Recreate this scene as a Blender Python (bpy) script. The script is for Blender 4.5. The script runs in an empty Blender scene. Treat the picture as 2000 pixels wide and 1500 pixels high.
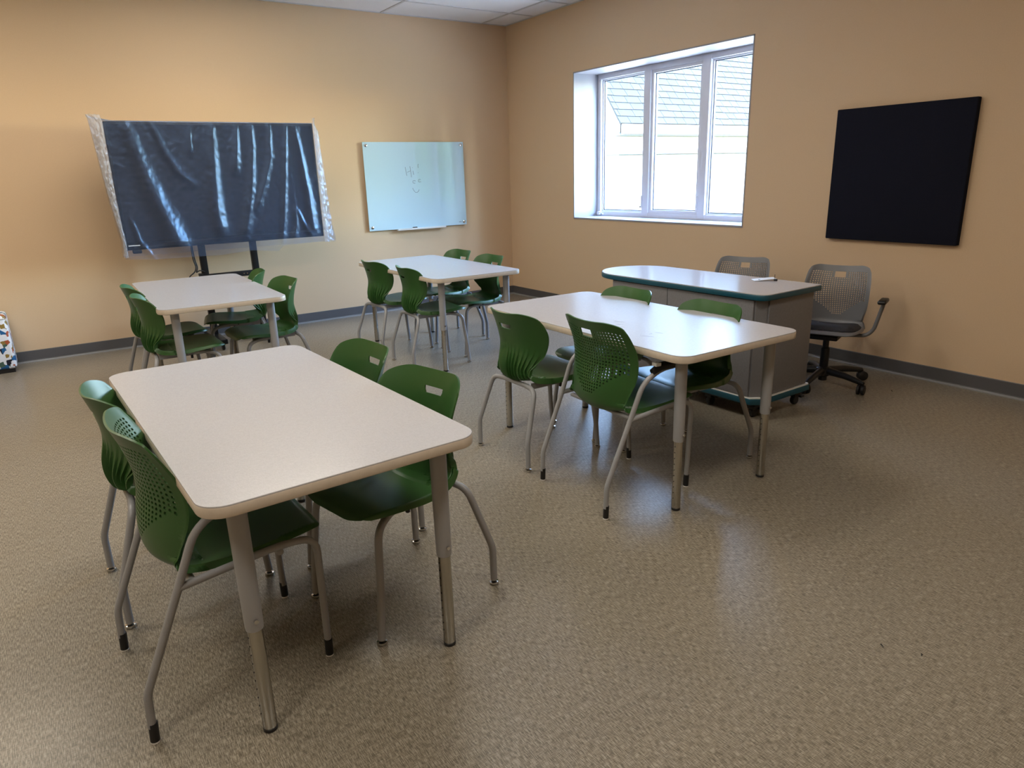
import bpy, bmesh, math, random
from mathutils import Vector, Matrix, noise
PI = math.pi
random.seed(7)
S = bpy.context.scene
COL = S.collection

# ------------------------------------------------------------------ camera, sky, sun, exposure
def add_camera():
    yaw, pitch, roll = math.radians(33.8813), math.radians(16.8322), math.radians(-1.7841)
    cy, sy, cp, sp = math.cos(yaw), math.sin(yaw), math.cos(pitch), math.sin(pitch)
    f = Vector((sy*cp, cy*cp, -sp)); r = Vector((cy, -sy, 0)); u = r.cross(f)
    c, s = math.cos(roll), math.sin(roll)
    r2, u2 = c*r + s*u, -s*r + c*u
    cam = bpy.data.objects.new('camera', bpy.data.cameras.new('camera'))
    m = Matrix((r2, u2, -f)).transposed().to_4x4()
    m.translation = Vector((-4.9189, -7.2265, 1.4464))
    cam.matrix_world = m
    cam.data.sensor_width = 36; cam.data.lens = 1353.87/2000*36; cam.data.clip_start = .05
    COL.objects.link(cam); S.camera = cam
add_camera()
S.view_settings.view_transform = 'Standard'; S.view_settings.look = 'None'
S.view_settings.gamma = 1; S.view_settings.use_curve_mapping = False
S.view_settings.exposure = 0.4
S.cycles.max_bounces = 5; S.cycles.diffuse_bounces = 4; S.cycles.glossy_bounces = 3; S.cycles.transparent_max_bounces = 10
S.cycles.use_adaptive_sampling = True; S.cycles.adaptive_threshold = .05
S.cycles.sample_clamp_indirect = 6
S.cycles.caustics_reflective = False; S.cycles.caustics_refractive = False

W = bpy.data.worlds.new('sky'); S.world = W; W.use_nodes = True
nt = W.node_tree; bg = nt.nodes['Background']
sky = nt.nodes.new('ShaderNodeTexSky'); sky.sky_type = 'NISHITA'; sky.sun_disc = False
sky.sun_elevation = math.radians(42); sky.sun_rotation = math.radians(187); sky.air_density = 1.3; sky.dust_density = .3; sky.ozone_density = 3.5
nt.links.new(sky.outputs[0], bg.inputs[0]); bg.inputs[1].default_value = 6.2

sun = bpy.data.objects.new('sun', bpy.data.lights.new('sun', 'SUN'))
sun.data.energy = 28; sun.data.angle = math.radians(.6); sun.data.color = (1, .95, .88)
sun.rotation_euler = Vector((.1, .74, -.66)).to_track_quat('-Z', 'Y').to_euler()
COL.objects.link(sun)
CEIL_W = 17.0                      # watts of each ceiling troffer
WIN_Y0, WIN_Y1, WIN_Z0, WIN_Z1 = -1.207, -3.426, .965, 2.43
portal = bpy.data.objects.new('window_daylight_portal', bpy.data.lights.new('window_daylight_portal', 'AREA'))
portal.data.shape = 'RECTANGLE'; portal.data.size = 1.44; portal.data.size_y = 2.2; portal.data.cycles.is_portal = True
portal.location = (.45, (WIN_Y0+WIN_Y1)/2, (WIN_Z0+WIN_Z1)/2)
portal.rotation_euler = (0, math.radians(90), 0)   # faces -x into the room; local x is vertical
COL.objects.link(portal)

# ------------------------------------------------------------------ materials
def srgb(r, g, b):
    f = lambda c: c/12.92 if c <= .04045 else ((c+.055)/1.055)**2.4
    return (f(r/255), f(g/255), f(b/255), 1)
def mat(name, col, rough=.5, metal=0, noise_scale=None, amt=.1, bump=0, bump_scale=None, coat=0, spec=.5, stretch=None, emit=None):
    m = bpy.data.materials.new(name); m.use_nodes = True
    n = m.node_tree.nodes; l = m.node_tree.links; b = n['Principled BSDF']
    b.inputs['Base Color'].default_value = col; b.inputs['Roughness'].default_value = rough
    b.inputs['Metallic'].default_value = metal; b.inputs['Specular IOR Level'].default_value = spec
    if coat: b.inputs['Coat Weight'].default_value = coat; b.inputs['Coat Roughness'].default_value = .1
    if emit: b.inputs['Emission Color'].default_value = col; b.inputs['Emission Strength'].default_value = emit
    tc = n.new('ShaderNodeTexCoord'); src = tc.outputs['Object']
    if stretch:
        mp = n.new('ShaderNodeMapping'); mp.inputs['Scale'].default_value = stretch; l.new(src, mp.inputs[0]); src = mp.outputs[0]
    if noise_scale:
        t = n.new('ShaderNodeTexNoise'); t.inputs['Scale'].default_value = noise_scale; t.inputs['Detail'].default_value = 2
        l.new(src, t.inputs[0])
        r = n.new('ShaderNodeValToRGB'); r.color_ramp.elements[0].position = .3; r.color_ramp.elements[1].position = .7
        r.color_ramp.elements[0].color = [c*(1-amt) for c in col[:3]]+[1]; r.color_ramp.elements[1].color = [min(1, c*(1+amt)) for c in col[:3]]+[1]
        l.new(t.outputs[0], r.inputs[0]); l.new(r.outputs[0], b.inputs['Base Color'])
    if bump:
        t2 = n.new('ShaderNodeTexNoise'); t2.inputs['Scale'].default_value = bump_scale or 200; t2.inputs['Detail'].default_value = 3
        l.new(src, t2.inputs[0]); bp = n.new('ShaderNodeBump'); bp.inputs['Strength'].default_value = bump; bp.inputs['Distance'].default_value = .002
        l.new(t2.outputs[0], bp.inputs['Height']); l.new(bp.outputs[0], b.inputs['Normal'])
    return m
def floor_mat():
    m = bpy.data.materials.new('woven_vinyl'); m.use_nodes = True
    n = m.node_tree.nodes; l = m.node_tree.links; b = n['Principled BSDF']
    tc = n.new('ShaderNodeTexCoord')
    def streak(sx, sy, rot=0):
        mp = n.new('ShaderNodeMapping'); mp.inputs['Scale'].default_value = (sx, sy, 1); mp.inputs['Rotation'].default_value = (0, 0, rot)
        l.new(tc.outputs['Object'], mp.inputs[0])
        t = n.new('ShaderNodeTexNoise'); t.inputs['Scale'].default_value = 1; t.inputs['Detail'].default_value = 2; t.inputs['Roughness'].default_value = .6
        l.new(mp.outputs[0], t.inputs[0]); return t.outputs[0]
    a = streak(46, 430); c = streak(430, 42); d = streak(9, 12)
    mx = n.new('ShaderNodeMath'); mx.operation = 'MAXIMUM'; l.new(a, mx.inputs[0]); l.new(c, mx.inputs[1])
    mn = n.new('ShaderNodeMath'); mn.operation = 'ADD'; l.new(a, mn.inputs[0]); l.new(c, mn.inputs[1])
    sm = n.new('ShaderNodeMath'); sm.operation = 'MULTIPLY_ADD'; l.new(c, sm.inputs[0]); sm.inputs[1].default_value = 1.1; l.new(mn.outputs[0], sm.inputs[2])
    mx2 = n.new('ShaderNodeMath'); mx2.operation = 'MULTIPLY_ADD'; l.new(d, mx2.inputs[0]); mx2.inputs[1].default_value = .08; l.new(sm.outputs[0], mx2.inputs[2])
    r = n.new('ShaderNodeValToRGB'); e = r.color_ramp.elements
    mr = n.new('ShaderNodeMapRange'); mr.inputs[1].default_value = 1.2; mr.inputs[2].default_value = 1.98; l.new(mx2.outputs[0], mr.inputs[0]); l.new(mr.outputs[0], r.inputs[0])
    e[0].position = .1; e[0].color = srgb(96, 88, 76); e[1].position = .9; e[1].color = srgb(166, 157, 141)
    e2 = r.color_ramp.elements.new(.5); e2.color = srgb(132, 123, 107)
    l.new(r.outputs[0], b.inputs['Base Color'])
    b.inputs['Roughness'].default_value = .31; b.inputs['Specular IOR Level'].default_value = .5
    return m
def laminate(name, col, rough=.22):
    m = bpy.data.materials.new(name); m.use_nodes = True
    n = m.node_tree.nodes; l = m.node_tree.links; b = n['Principled BSDF']; tc = n.new('ShaderNodeTexCoord')
    outs = []
    for sc in ((90, 700, 90), (700, 90, 90)):
        mp = n.new('ShaderNodeMapping'); mp.inputs['Scale'].default_value = sc; l.new(tc.outputs['Object'], mp.inputs[0])
        t = n.new('ShaderNodeTexNoise'); t.inputs['Scale'].default_value = 1; t.inputs['Detail'].default_value = 2; l.new(mp.outputs[0], t.inputs[0]); outs.append(t.outputs[0])
    mx = n.new('ShaderNodeMath'); mx.operation = 'ADD'; l.new(outs[0], mx.inputs[0]); l.new(outs[1], mx.inputs[1])
    mr = n.new('ShaderNodeMapRange'); mr.inputs[1].default_value = .75; mr.inputs[2].default_value = 1.25; l.new(mx.outputs[0], mr.inputs[0])
    r = n.new('ShaderNodeValToRGB'); e = r.color_ramp.elements
    e[0].color = [c*.92 for c in col[:3]]+[1]; e[1].color = [min(1, c*1.06) for c in col[:3]]+[1]
    l.new(mr.outputs[0], r.inputs[0]); l.new(r.outputs[0], b.inputs['Base Color'])
    b.inputs['Roughness'].default_value = rough; b.inputs['Specular IOR Level'].default_value = .3
    return m
def thin_fresnel(n, l, ior):
    # the same reflectance from either side of a thin sheet
    f = n.new('ShaderNodeFresnel'); g = n.new('ShaderNodeNewGeometry'); mr = n.new('ShaderNodeMapRange')
    mr.inputs[3].default_value = ior; mr.inputs[4].default_value = 1/ior; l.new(g.outputs['Backfacing'], mr.inputs[0]); l.new(mr.outputs[0], f.inputs[0])
    return f
def glass_mat(name, tint=(1, 1, 1, 1), refl=.06):
    m = bpy.data.materials.new(name); m.use_nodes = True
    n = m.node_tree.nodes; l = m.node_tree.links; n.remove(n['Principled BSDF'])
    t = n.new('ShaderNodeBsdfTransparent'); t.inputs[0].default_value = tint
    g = n.new('ShaderNodeBsdfGlossy'); g.inputs['Roughness'].default_value = .01
    f = thin_fresnel(n, l, 1.45)
    mx = n.new('ShaderNodeMixShader'); l.new(f.outputs[0], mx.inputs[0]); l.new(t.outputs[0], mx.inputs[1]); l.new(g.outputs[0], mx.inputs[2])
    l.new(mx.outputs[0], n['Material Output'].inputs[0]); return m
def film_mat(name, haze, haze_col, rough):
    m = bpy.data.materials.new(name); m.use_nodes = True
    n = m.node_tree.nodes; l = m.node_tree.links; n.remove(n['Principled BSDF'])
    t = n.new('ShaderNodeBsdfTransparent'); t.inputs[0].default_value = (.95, .96, .98, 1)
    d = n.new('ShaderNodeBsdfDiffuse'); d.inputs[0].default_value = haze_col
    g = n.new('ShaderNodeBsdfGlossy'); g.inputs['Roughness'].default_value = rough; g.inputs[0].default_value = (.34, .56, .95, 1)
    tc = n.new('ShaderNodeTexCoord'); ns = n.new('ShaderNodeTexNoise'); ns.inputs['Scale'].default_value = 38; ns.inputs['Detail'].default_value = 4; l.new(tc.outputs['Object'], ns.inputs[0])
    bp = n.new('ShaderNodeBump'); bp.inputs['Strength'].default_value = .35; bp.inputs['Distance'].default_value = .004; l.new(ns.outputs[0], bp.inputs['Height'])
    l.new(bp.outputs[0], g.inputs['Normal']); l.new(bp.outputs[0], d.inputs['Normal'])
    f = thin_fresnel(n, l, 1.5); l.new(bp.outputs[0], f.inputs['Normal'])
    ad = n.new('ShaderNodeMath'); ad.operation = 'ADD'; ad.inputs[1].default_value = .03; l.new(f.outputs[0], ad.inputs[0])
    tl = n.new('ShaderNodeBsdfTranslucent'); tl.inputs[0].default_value = haze_col
    m0 = n.new('ShaderNodeMixShader'); m0.inputs[0].default_value = .45; l.new(d.outputs[0], m0.inputs[1]); l.new(tl.outputs[0], m0.inputs[2])
    m1 = n.new('ShaderNodeMixShader'); m1.inputs[0].default_value = haze; l.new(t.outputs[0], m1.inputs[1]); l.new(m0.outputs[0], m1.inputs[2])
    m2 = n.new('ShaderNodeMixShader'); l.new(ad.outputs[0], m2.inputs[0]); l.new(m1.outputs[0], m2.inputs[1]); l.new(g.outputs[0], m2.inputs[2])
    l.new(m2.outputs[0], n['Material Output'].inputs[0]); return m
def print_mat():
    m = bpy.data.materials.new('geometric_print_fabric'); m.use_nodes = True
    n = m.node_tree.nodes; l = m.node_tree.links; b = n['Principled BSDF']; tc = n.new('ShaderNodeTexCoord')
    mp = n.new('ShaderNodeMapping'); mp.inputs['Scale'].default_value = (30, 30, 26); mp.inputs['Rotation'].default_value = (.12, .1, .2); l.new(tc.outputs['Object'], mp.inputs[0])
    v = n.new('ShaderNodeTexVoronoi'); v.distance = 'CHEBYCHEV'; v.inputs['Scale'].default_value = 1; l.new(mp.outputs[0], v.inputs[0])
    sp = n.new('ShaderNodeSeparateColor'); l.new(v.outputs['Color'], sp.inputs[0])
    r = n.new('ShaderNodeValToRGB'); r.color_ramp.interpolation = 'CONSTANT'; e = r.color_ramp.elements
    cols = [(0, (232, 234, 240)), (.44, (30, 96, 150)), (.55, (170, 84, 48)), (.63, (232, 234, 240)), (.76, (22, 26, 44)), (.84, (146, 120, 60)), (.90, (60, 130, 185)), (.96, (70, 96, 84))]
    e[0].position = 0; e[0].color = srgb(*cols[0][1]); e[1].position = cols[1][0]; e[1].color = srgb(*cols[1][1])
    for p, c in cols[2:]: x = e.new(p); x.color = srgb(*c)
    l.new(sp.outputs[0], r.inputs[0]); l.new(r.outputs[0], b.inputs['Base Color']); b.inputs['Roughness'].default_value = .45
    return m
M = {}
M['wall'] = mat('tan_paint', srgb(217, 188, 153), .6, noise_scale=140, amt=.02, spec=.25)
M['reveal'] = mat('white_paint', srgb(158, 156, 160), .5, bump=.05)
M['ceiling'] = mat('ceiling_tile_white', srgb(238, 239, 242), .9, noise_scale=180, amt=.06, spec=.1)
M['tbar'] = mat('white_metal', srgb(205, 206, 208), .5)
M['floor'] = floor_mat()
M['base'] = mat('grey_rubber', srgb(88, 87, 88), .45, bump=.05)
M['base_lip'] = mat('grey_rubber_lip', srgb(140, 139, 138), .4)
M['vinyl'] = mat('white_vinyl', srgb(226, 226, 232), .35)
M['gasket'] = mat('grey_gasket', srgb(70, 76, 92), .5)
M['glass'] = glass_mat('window_glass')
M['top'] = laminate('grey_linen_laminate', srgb(184, 182, 184), .24)
M['scuff'] = mat('grey_scuff', srgb(146, 150, 160), .6)
M['edge'] = mat('beige_edge_band', srgb(210, 197, 180), .4, noise_scale=60, amt=.03)
M['paint'] = mat('silver_grey_paint', srgb(154, 155, 158), .42, .1, noise_scale=400, amt=.05)
M['sleeve'] = mat('silver_leg_sleeve', srgb(162, 163, 166), .4, .1)
M['chrome'] = mat('brushed_chrome', srgb(190, 186, 178), .2, 1.0, noise_scale=90, amt=.12, stretch=(1, 1, .05))
M['bright'] = mat('polished_chrome', srgb(215, 215, 215), .08, 1.0)
M['green'] = mat('green_plastic', srgb(50, 90, 42), .36, bump=.06, bump_scale=900)
M['black'] = mat('black_plastic', srgb(22, 22, 24), .45)
M['white'] = mat('white_plastic', srgb(232, 232, 230), .4)
M['grey_shell'] = mat('grey_plastic', srgb(116, 116, 118), .4, bump=.05, bump_scale=900)
M['pad'] = mat('dark_upholstery', srgb(44, 44, 50), .8, noise_scale=500, amt=.2, bump=.2, bump_scale=600)
M['desk'] = laminate('desk_grey_laminate', srgb(122, 121, 124), .35)
M['desk_top'] = laminate('desk_top_laminate', srgb(196, 194, 196), .16)
M['teal'] = mat('teal_edge', srgb(22, 78, 96), .35)
M['felt'] = mat('dark_navy_felt', srgb(28, 30, 42), .95, noise_scale=300, amt=.15, bump=.2, bump_scale=500, spec=.1)
M['screen'] = mat('screen_glass', srgb(26, 27, 34), .12)
M['bezel'] = mat('black_metal', srgb(18, 18, 20), .4, .2)
M['film'] = film_mat('clear_blue_film', .10, (.36, .50, .92, 1), .33)
M['film_gathered'] = film_mat('gathered_film', .42, (.86, .86, .88, 1), .3)
M['board'] = mat('back_painted_glass', srgb(196, 226, 240), .03, spec=.5)
M['board_edge'] = mat('glass_edge_green', srgb(210, 226, 224), .1)
M['marker'] = mat('grey_marker_ink', srgb(96, 112, 138), .5)
M['print'] = print_mat()
M['lamp'] = mat('lamp_lens', srgb(255, 250, 240), .4, emit=3.0)
M['siding'] = mat('pale_siding', srgb(92, 92, 93), .7, noise_scale=20, amt=.03)
M['fascia'] = mat('pale_fascia', srgb(100, 100, 101), .5)
M['trim_blue'] = mat('blue_grey_trim', srgb(30, 38, 50), .5)
M['shingle'] = mat('blue_grey_slate', srgb(17, 21, 25), .8, noise_scale=30, amt=.12)
M['shingle_b'] = mat('blue_grey_slate_light', srgb(21, 25, 28), .8, noise_scale=30, amt=.12)
M['shingle_gap'] = mat('roof_felt', srgb(10, 12, 15), .9)
M['grass'] = mat('lawn_grass', srgb(98, 112, 74), .9, noise_scale=6, amt=.35)
M['leaf'] = mat('tree_leaf', srgb(84, 108, 66), .9, noise_scale=8, amt=.5, bump=1, bump_scale=14)
M['bark'] = mat('tree_bark', srgb(92, 76, 60), .9, noise_scale=20, amt=.3)
M['bounce'] = mat('pale_bounce', srgb(186, 182, 174), .9, noise_scale=4, amt=.08)  # for the added ground strip that bounces daylight

# ------------------------------------------------------------------ mesh helpers
class MB:
    def __init__(s): s.v = []; s.f = []; s.m = []; s.mi = 0
    def add(s, vs, fs):
        o = len(s.v); s.v += [tuple(v) for v in vs]
        for f in fs: s.f.append([i+o for i in f]); s.m.append(s.mi)
        return s
    def box(s, a, b, bev=0):
        x0, y0, z0 = a; x1, y1, z1 = b
        if bev <= 0:
            return s.add([(x0,y0,z0),(x1,y0,z0),(x1,y1,z0),(x0,y1,z0),(x0,y0,z1),(x1,y0,z1),(x1,y1,z1),(x0,y1,z1)],
                         [(0,3,2,1),(4,5,6,7),(0,1,5,4),(1,2,6,5),(2,3,7,6),(3,0,4,7)])
        bm = bmesh.new(); bmesh.ops.create_cube(bm, size=1)
        for v in bm.verts: v.co = Vector(((x0+x1)/2+v.co.x*(x1-x0), (y0+y1)/2+v.co.y*(y1-y0), (z0+z1)/2+v.co.z*(z1-z0)))
        bmesh.ops.bevel(bm, geom=bm.edges[:], offset=bev, segments=3, profile=.5, affect='EDGES')
        bm.verts.index_update(); s.add([v.co for v in bm.verts], [[v.index for v in f.verts] for f in bm.faces]); bm.free(); return s
    def prism(s, pts, z0, z1, bev=0):
        n = len(pts)
        if bev:
            c = Vector((sum(p[0] for p in pts)/n, sum(p[1] for p in pts)/n))
            rings = []
            def inset(d):
                out = []
                for i in range(n):
                    p0, p1, p2 = Vector(pts[i-1]), Vector(pts[i]), Vector(pts[(i+1) % n])
                    t = ((p1-p0).normalized()+(p2-p1).normalized()).normalized(); nn = Vector((-t.y, t.x))
                    out.append(p1+nn*d)
                return out
            vs = []
            for zz, d in ((z0, bev), (z0+bev*.3, bev*.3), (z0+bev, 0), (z1-bev, 0), (z1-bev*.3, bev*.3), (z1, bev)):
                vs += [(p[0], p[1], zz) for p in inset(d)]
            fs = [[k*n+i, k*n+(i+1) % n, (k+1)*n+(i+1) % n, (k+1)*n+i] for k in range(5) for i in range(n)]
            return s.add(vs, fs+[list(range(n))[::-1], list(range(5*n, 6*n))])
        vs = [(p[0], p[1], z0) for p in pts]+[(p[0], p[1], z1) for p in pts]
        fs = [[i, (i+1) % n, n+(i+1) % n, n+i] for i in range(n)]
        return s.add(vs, fs+[list(range(n))[::-1], list(range(n, 2*n))])
    def tube(s, path, r, seg=12, fillet=0, fn=5, caps=True):
        P = [Vector(p) for p in path]
        if fillet:
            Q = [P[0]]
            for i in range(1, len(P)-1):
                a, b, c = P[i-1], P[i], P[i+1]; d1 = (a-b); d2 = (c-b)
                k = min(fillet[i-1] if isinstance(fillet, (list, tuple)) else fillet, d1.length*.48, d2.length*.48); p, q = b+d1.normalized()*k, b+d2.normalized()*k
                for j in range(fn+1):
                    t = j/fn; Q.append(p*(1-t)**2+b*2*t*(1-t)+q*t*t)
            Q.append(P[-1]); P = Q
        rr = r if isinstance(r, (list, tuple)) else [r]*len(P)
        vs = []; n = len(P); t0 = (P[1]-P[0]).normalized(); up = t0.orthogonal().normalized()
        for i in range(n):
            t = (P[min(i+1, n-1)]-P[max(i-1, 0)]).normalized(); up = (up-t*up.dot(t)).normalized(); w = t.cross(up)
            for k in range(seg):
                a = 2*PI*k/seg; vs.append(P[i]+(up*math.cos(a)+w*math.sin(a))*rr[i])
        fs = [[i*seg+k, i*seg+(k+1) % seg, (i+1)*seg+(k+1) % seg, (i+1)*seg+k] for i in range(n-1) for k in range(seg)]
        if caps: fs += [list(range(seg))[::-1], list(range((n-1)*seg, n*seg))]
        return s.add(vs, fs)
    def lathe(s, prof, seg=20, c=(0, 0, 0), axis='z'):
        vs = []
        for r, h in prof:
            for k in range(seg):
                a = 2*PI*k/seg; p = (r*math.cos(a), r*math.sin(a), h)
                if axis == 'y': p = (p[0], p[2], p[1])
                if axis == 'x': p = (p[2], p[0], p[1])
                vs.append((c[0]+p[0], c[1]+p[1], c[2]+p[2]))
        n = len(prof); fs = [[i*seg+k, i*seg+(k+1) % seg, (i+1)*seg+(k+1) % seg, (i+1)*seg+k] for i in range(n-1) for k in range(seg)]
        return s.add(vs, fs+[list(range(seg))[::-1], list(range((n-1)*seg, n*seg))])
    def build(s, name, m, parent=None, smooth=None, loc=None):
        me = bpy.data.meshes.new(name); me.from_pydata(s.v, [], s.f)
        bm = bmesh.new(); bm.from_mesh(me); bmesh.ops.recalc_face_normals(bm, faces=bm.faces[:]); bm.to_mesh(me); bm.free()
        ms = m if isinstance(m, (list, tuple)) else [m]
        for x in ms: me.materials.append(M[x] if isinstance(x, str) else x)
        if len(ms) > 1:
            for p, i in zip(me.polygons, s.m): p.material_index = i
        if smooth is not None:
            me.shade_smooth()
            me.set_sharp_from_angle(angle=math.radians(smooth))
        o = bpy.data.objects.new(name, me); COL.objects.link(o)
        if parent: o.parent = parent
        if loc: o.location = loc
        return o
def rrect(x0, y0, x1, y1, r, n=6):
    out = []
    for cx, cy, a0 in ((x1-r, y0+r, -PI/2), (x1-r, y1-r, 0), (x0+r, y1-r, PI/2), (x0+r, y0+r, PI)):
        for k in range(n+1):
            a = a0+PI/2*k/n; out.append((cx+r*math.cos(a), cy+r*math.sin(a)))
    return out
def tag(o, label=None, cat=None, group=None, kind=None):
    if label: o['label'] = label
    if cat: o['category'] = cat
    if group: o['group'] = group
    if kind: o['kind'] = kind
    return o
def thing(name, loc=(0, 0, 0), rz=0, label=None, cat=None, group=None, kind=None):
    o = bpy.data.objects.new(name, None); o.empty_display_size = .1; COL.objects.link(o)
    o.location = loc; o.rotation_euler = (0, 0, rz); return tag(o, label, cat, group, kind)
def copy_tree(o, parent=None):
    c = o.copy(); COL.objects.link(c); c.parent = parent
    for ch in list(o.children): copy_tree(ch, c)
    return c
def struct(name, mb, m, label, parent=None, smooth=None):
    o = mb.build(name, m, parent, smooth)
    if not parent: tag(o, label, None, kind='structure')
    return o

# ------------------------------------------------------------------ room shell
H = 3.06; XL, YF = -8.8, -9.7
struct('floor', MB().box((XL-.2, YF-.2, -.1), (.4, .2, 0)), 'floor', 'beige woven-look vinyl floor of the classroom')
struct('wall_back', MB().box((XL-.2, 0, 0), (.4, .2, H+.2)), 'wall', 'tan painted back wall behind the covered screen and whiteboard')
wr = MB()
for a, b in (((0, YF, 0), (.4, 0, WIN_Z0)), ((0, YF, WIN_Z1), (.4, 0, H+.2)), ((0, WIN_Y0, WIN_Z0), (.4, 0, WIN_Z1)), ((0, YF, WIN_Z0), (.4, WIN_Y1, WIN_Z1))): wr.box(a, b)
struct('wall_right', wr, 'wall', 'tan painted wall with the window and the dark square panel')
struct('wall_left', MB().box((XL-.2, YF, 0), (XL, 0, H+.2)), 'wall', 'tan painted left wall outside the picture')
struct('wall_front', MB().box((XL-.2, YF-.2, 0), (.4, YF, H+.2)), 'wall', 'tan painted wall behind the camera')
def baseboard(name, a, b, axis, label):
    t = thing(name, label=label, kind='structure')
    # profile: flat rubber strip with a rounded toe
    def prof(d0, sgn):
        return [(0, .0), (sgn*.016, .0), (sgn*.015, .006), (sgn*.008, .013), (sgn*.005, .02), (sgn*.005, .098), (sgn*.003, .102), (0, .102)]
    for nm, rng, m in (('face', (3, 8), 'base'), ('toe', (0, 5), 'base_lip')):
        p = prof(0, -1); pts = p[rng[0]:rng[1]]
        if nm == 'face': pts = pts+[(0, .013)]
        else: pts = pts+[(0, .02)]
        mb = MB(); n = len(pts)
        for e in (a, b):
            for q, z in pts: mb.v.append((q, e, z) if axis == 'y' else (e, q, z))
        mb.f = [[i, (i+1) % n, n+(i+1) % n, n+i] for i in range(n)]+[list(range(n)), list(range(n, 2*n))]; mb.m = [0]*len(mb.f)
        mb.build('baseboard_'+nm, m, t)
baseboard('baseboard_back', XL, 0, 'x', 'dark grey rubber baseboard along the back wall')
baseboard('baseboard_right', YF, -.006, 'y', 'dark grey rubber baseboard along the window wall')

# ceiling: slab, tiles laid in a 2x4 ft grid, tee bars
ceil = struct('ceiling', MB().box((XL-.2, YF-.2, H+.03), (.4, .2, H+.2)), 'ceiling', 'suspended ceiling of white tiles in a white grid')
GX, GY = -.326, -.562
xs = [0]; x = GX
while x > XL: xs.append(x); x -= 1.2192
xs.append(XL)
ys = [0]; y = GY
while y > YF: ys.append(y); y -= .6096
ys.append(YF)
LAMPS = [(3, 2), (3, 6), (3, 10), (5, 2), (5, 6), (5, 10)]
tile_mesh = {}
for i in range(len(xs)-1):
    for j in range(len(ys)-1):
        if (i, j) in LAMPS: continue
        w, d = xs[i]-xs[i+1], ys[j]-ys[j+1]; key = (round(w, 3), round(d, 3))
        if key not in tile_mesh:
            o = MB().box((-w/2+.004, -d/2+.004, 0), (w/2-.004, d/2-.004, .015)).build('ceiling_tile', 'ceiling', ceil); tile_mesh[key] = o.data
        else:
            o = bpy.data.objects.new('ceiling_tile', tile_mesh[key]); COL.objects.link(o); o.parent = ceil
        o.location = ((xs[i]+xs[i+1])/2, (ys[j]+ys[j+1])/2, H+.004)
for x in xs[1:-1]: MB().box((x-.012, YF, H-.002), (x+.012, 0, H+.006)).build('tee_bar', 'tbar', ceil)
for y in ys[1:-1]: MB().box((XL, y-.012, H-.0015), (0, y+.012, H+.0055)).build('tee_bar', 'tbar', ceil)
MB().box((XL, -.02, H-.002), (0, 0, H+.006)).build('wall_angle', 'tbar', ceil)
MB().box((-.02, YF, H-.002), (0, 0, H+.006)).build('wall_angle', 'tbar', ceil)
for i, j in LAMPS:
    cx, cy = (xs[i]+xs[i+1])/2, (ys[j]+ys[j+1])/2
    t = thing('ceiling_light', (cx, cy, H), 0, 'recessed troffer lamp in the ceiling, %s' % {(3, 2): 'above the gap between the two far tables', (3, 6): 'above the middle of the four tables', (3, 10): 'middle row, level with the camera', (5, 2): 'far end of the row along the left', (5, 6): 'left row, beside the nearest table', (5, 10): 'left row, behind the camera'}[i, j], 'ceiling light', 'ceiling troffers')
    MB().box((-.6, -.295, .004), (.6, .295, .03)).build('housing', 'tbar', t)
    MB().box((-.57, -.265, -.004), (.57, .265, .003)).build('lens', 'lamp', t)
    L = bpy.data.objects.new('troffer_light', bpy.data.lights.new('troffer_light', 'AREA')); L.data.shape = 'RECTANGLE'
    L.data.size = 1.1; L.data.size_y = .5; L.data.energy = CEIL_W; L.data.color = (1, .91, .78); L.location = (0, 0, -.012); COL.objects.link(L); L.parent = t

# ------------------------------------------------------------------ window
win = thing('window_1', label='three-pane white casement window in a deep white reveal', kind='structure')
r = MB(); t_ = .012
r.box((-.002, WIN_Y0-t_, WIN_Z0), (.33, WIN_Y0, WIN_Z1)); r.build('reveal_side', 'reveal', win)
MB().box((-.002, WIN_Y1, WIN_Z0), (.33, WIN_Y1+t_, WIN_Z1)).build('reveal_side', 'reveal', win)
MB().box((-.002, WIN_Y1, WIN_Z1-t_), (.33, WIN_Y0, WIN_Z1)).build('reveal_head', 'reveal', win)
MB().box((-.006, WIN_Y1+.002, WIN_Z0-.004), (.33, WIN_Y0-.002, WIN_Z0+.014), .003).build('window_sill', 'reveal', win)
wy0, wy1, wz0, wz1 = WIN_Y0-t_, WIN_Y1+t_, WIN_Z0+.012, WIN_Z1-t_
fr = MB(); fw = .05
fr.box((.325, wy1, wz0), (.40, wy0, wz0+fw), .002); fr.box((.325, wy1, wz1-fw), (.40, wy0, wz1), .002)
fr.box((.325, wy0-fw, wz0+fw), (.40, wy0, wz1-fw), .002); fr.box((.325, wy1, wz0+fw), (.40, wy1+fw, wz1-fw), .002)
third = (wy0-wy1)/3
for k in (1, 2): fr.box((.322, wy0-third*k-.045, wz0+.01), (.40, wy0-third*k+.045, wz1-.01), .004)
fr.build('window_frame', 'vinyl', win, 40)
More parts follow.
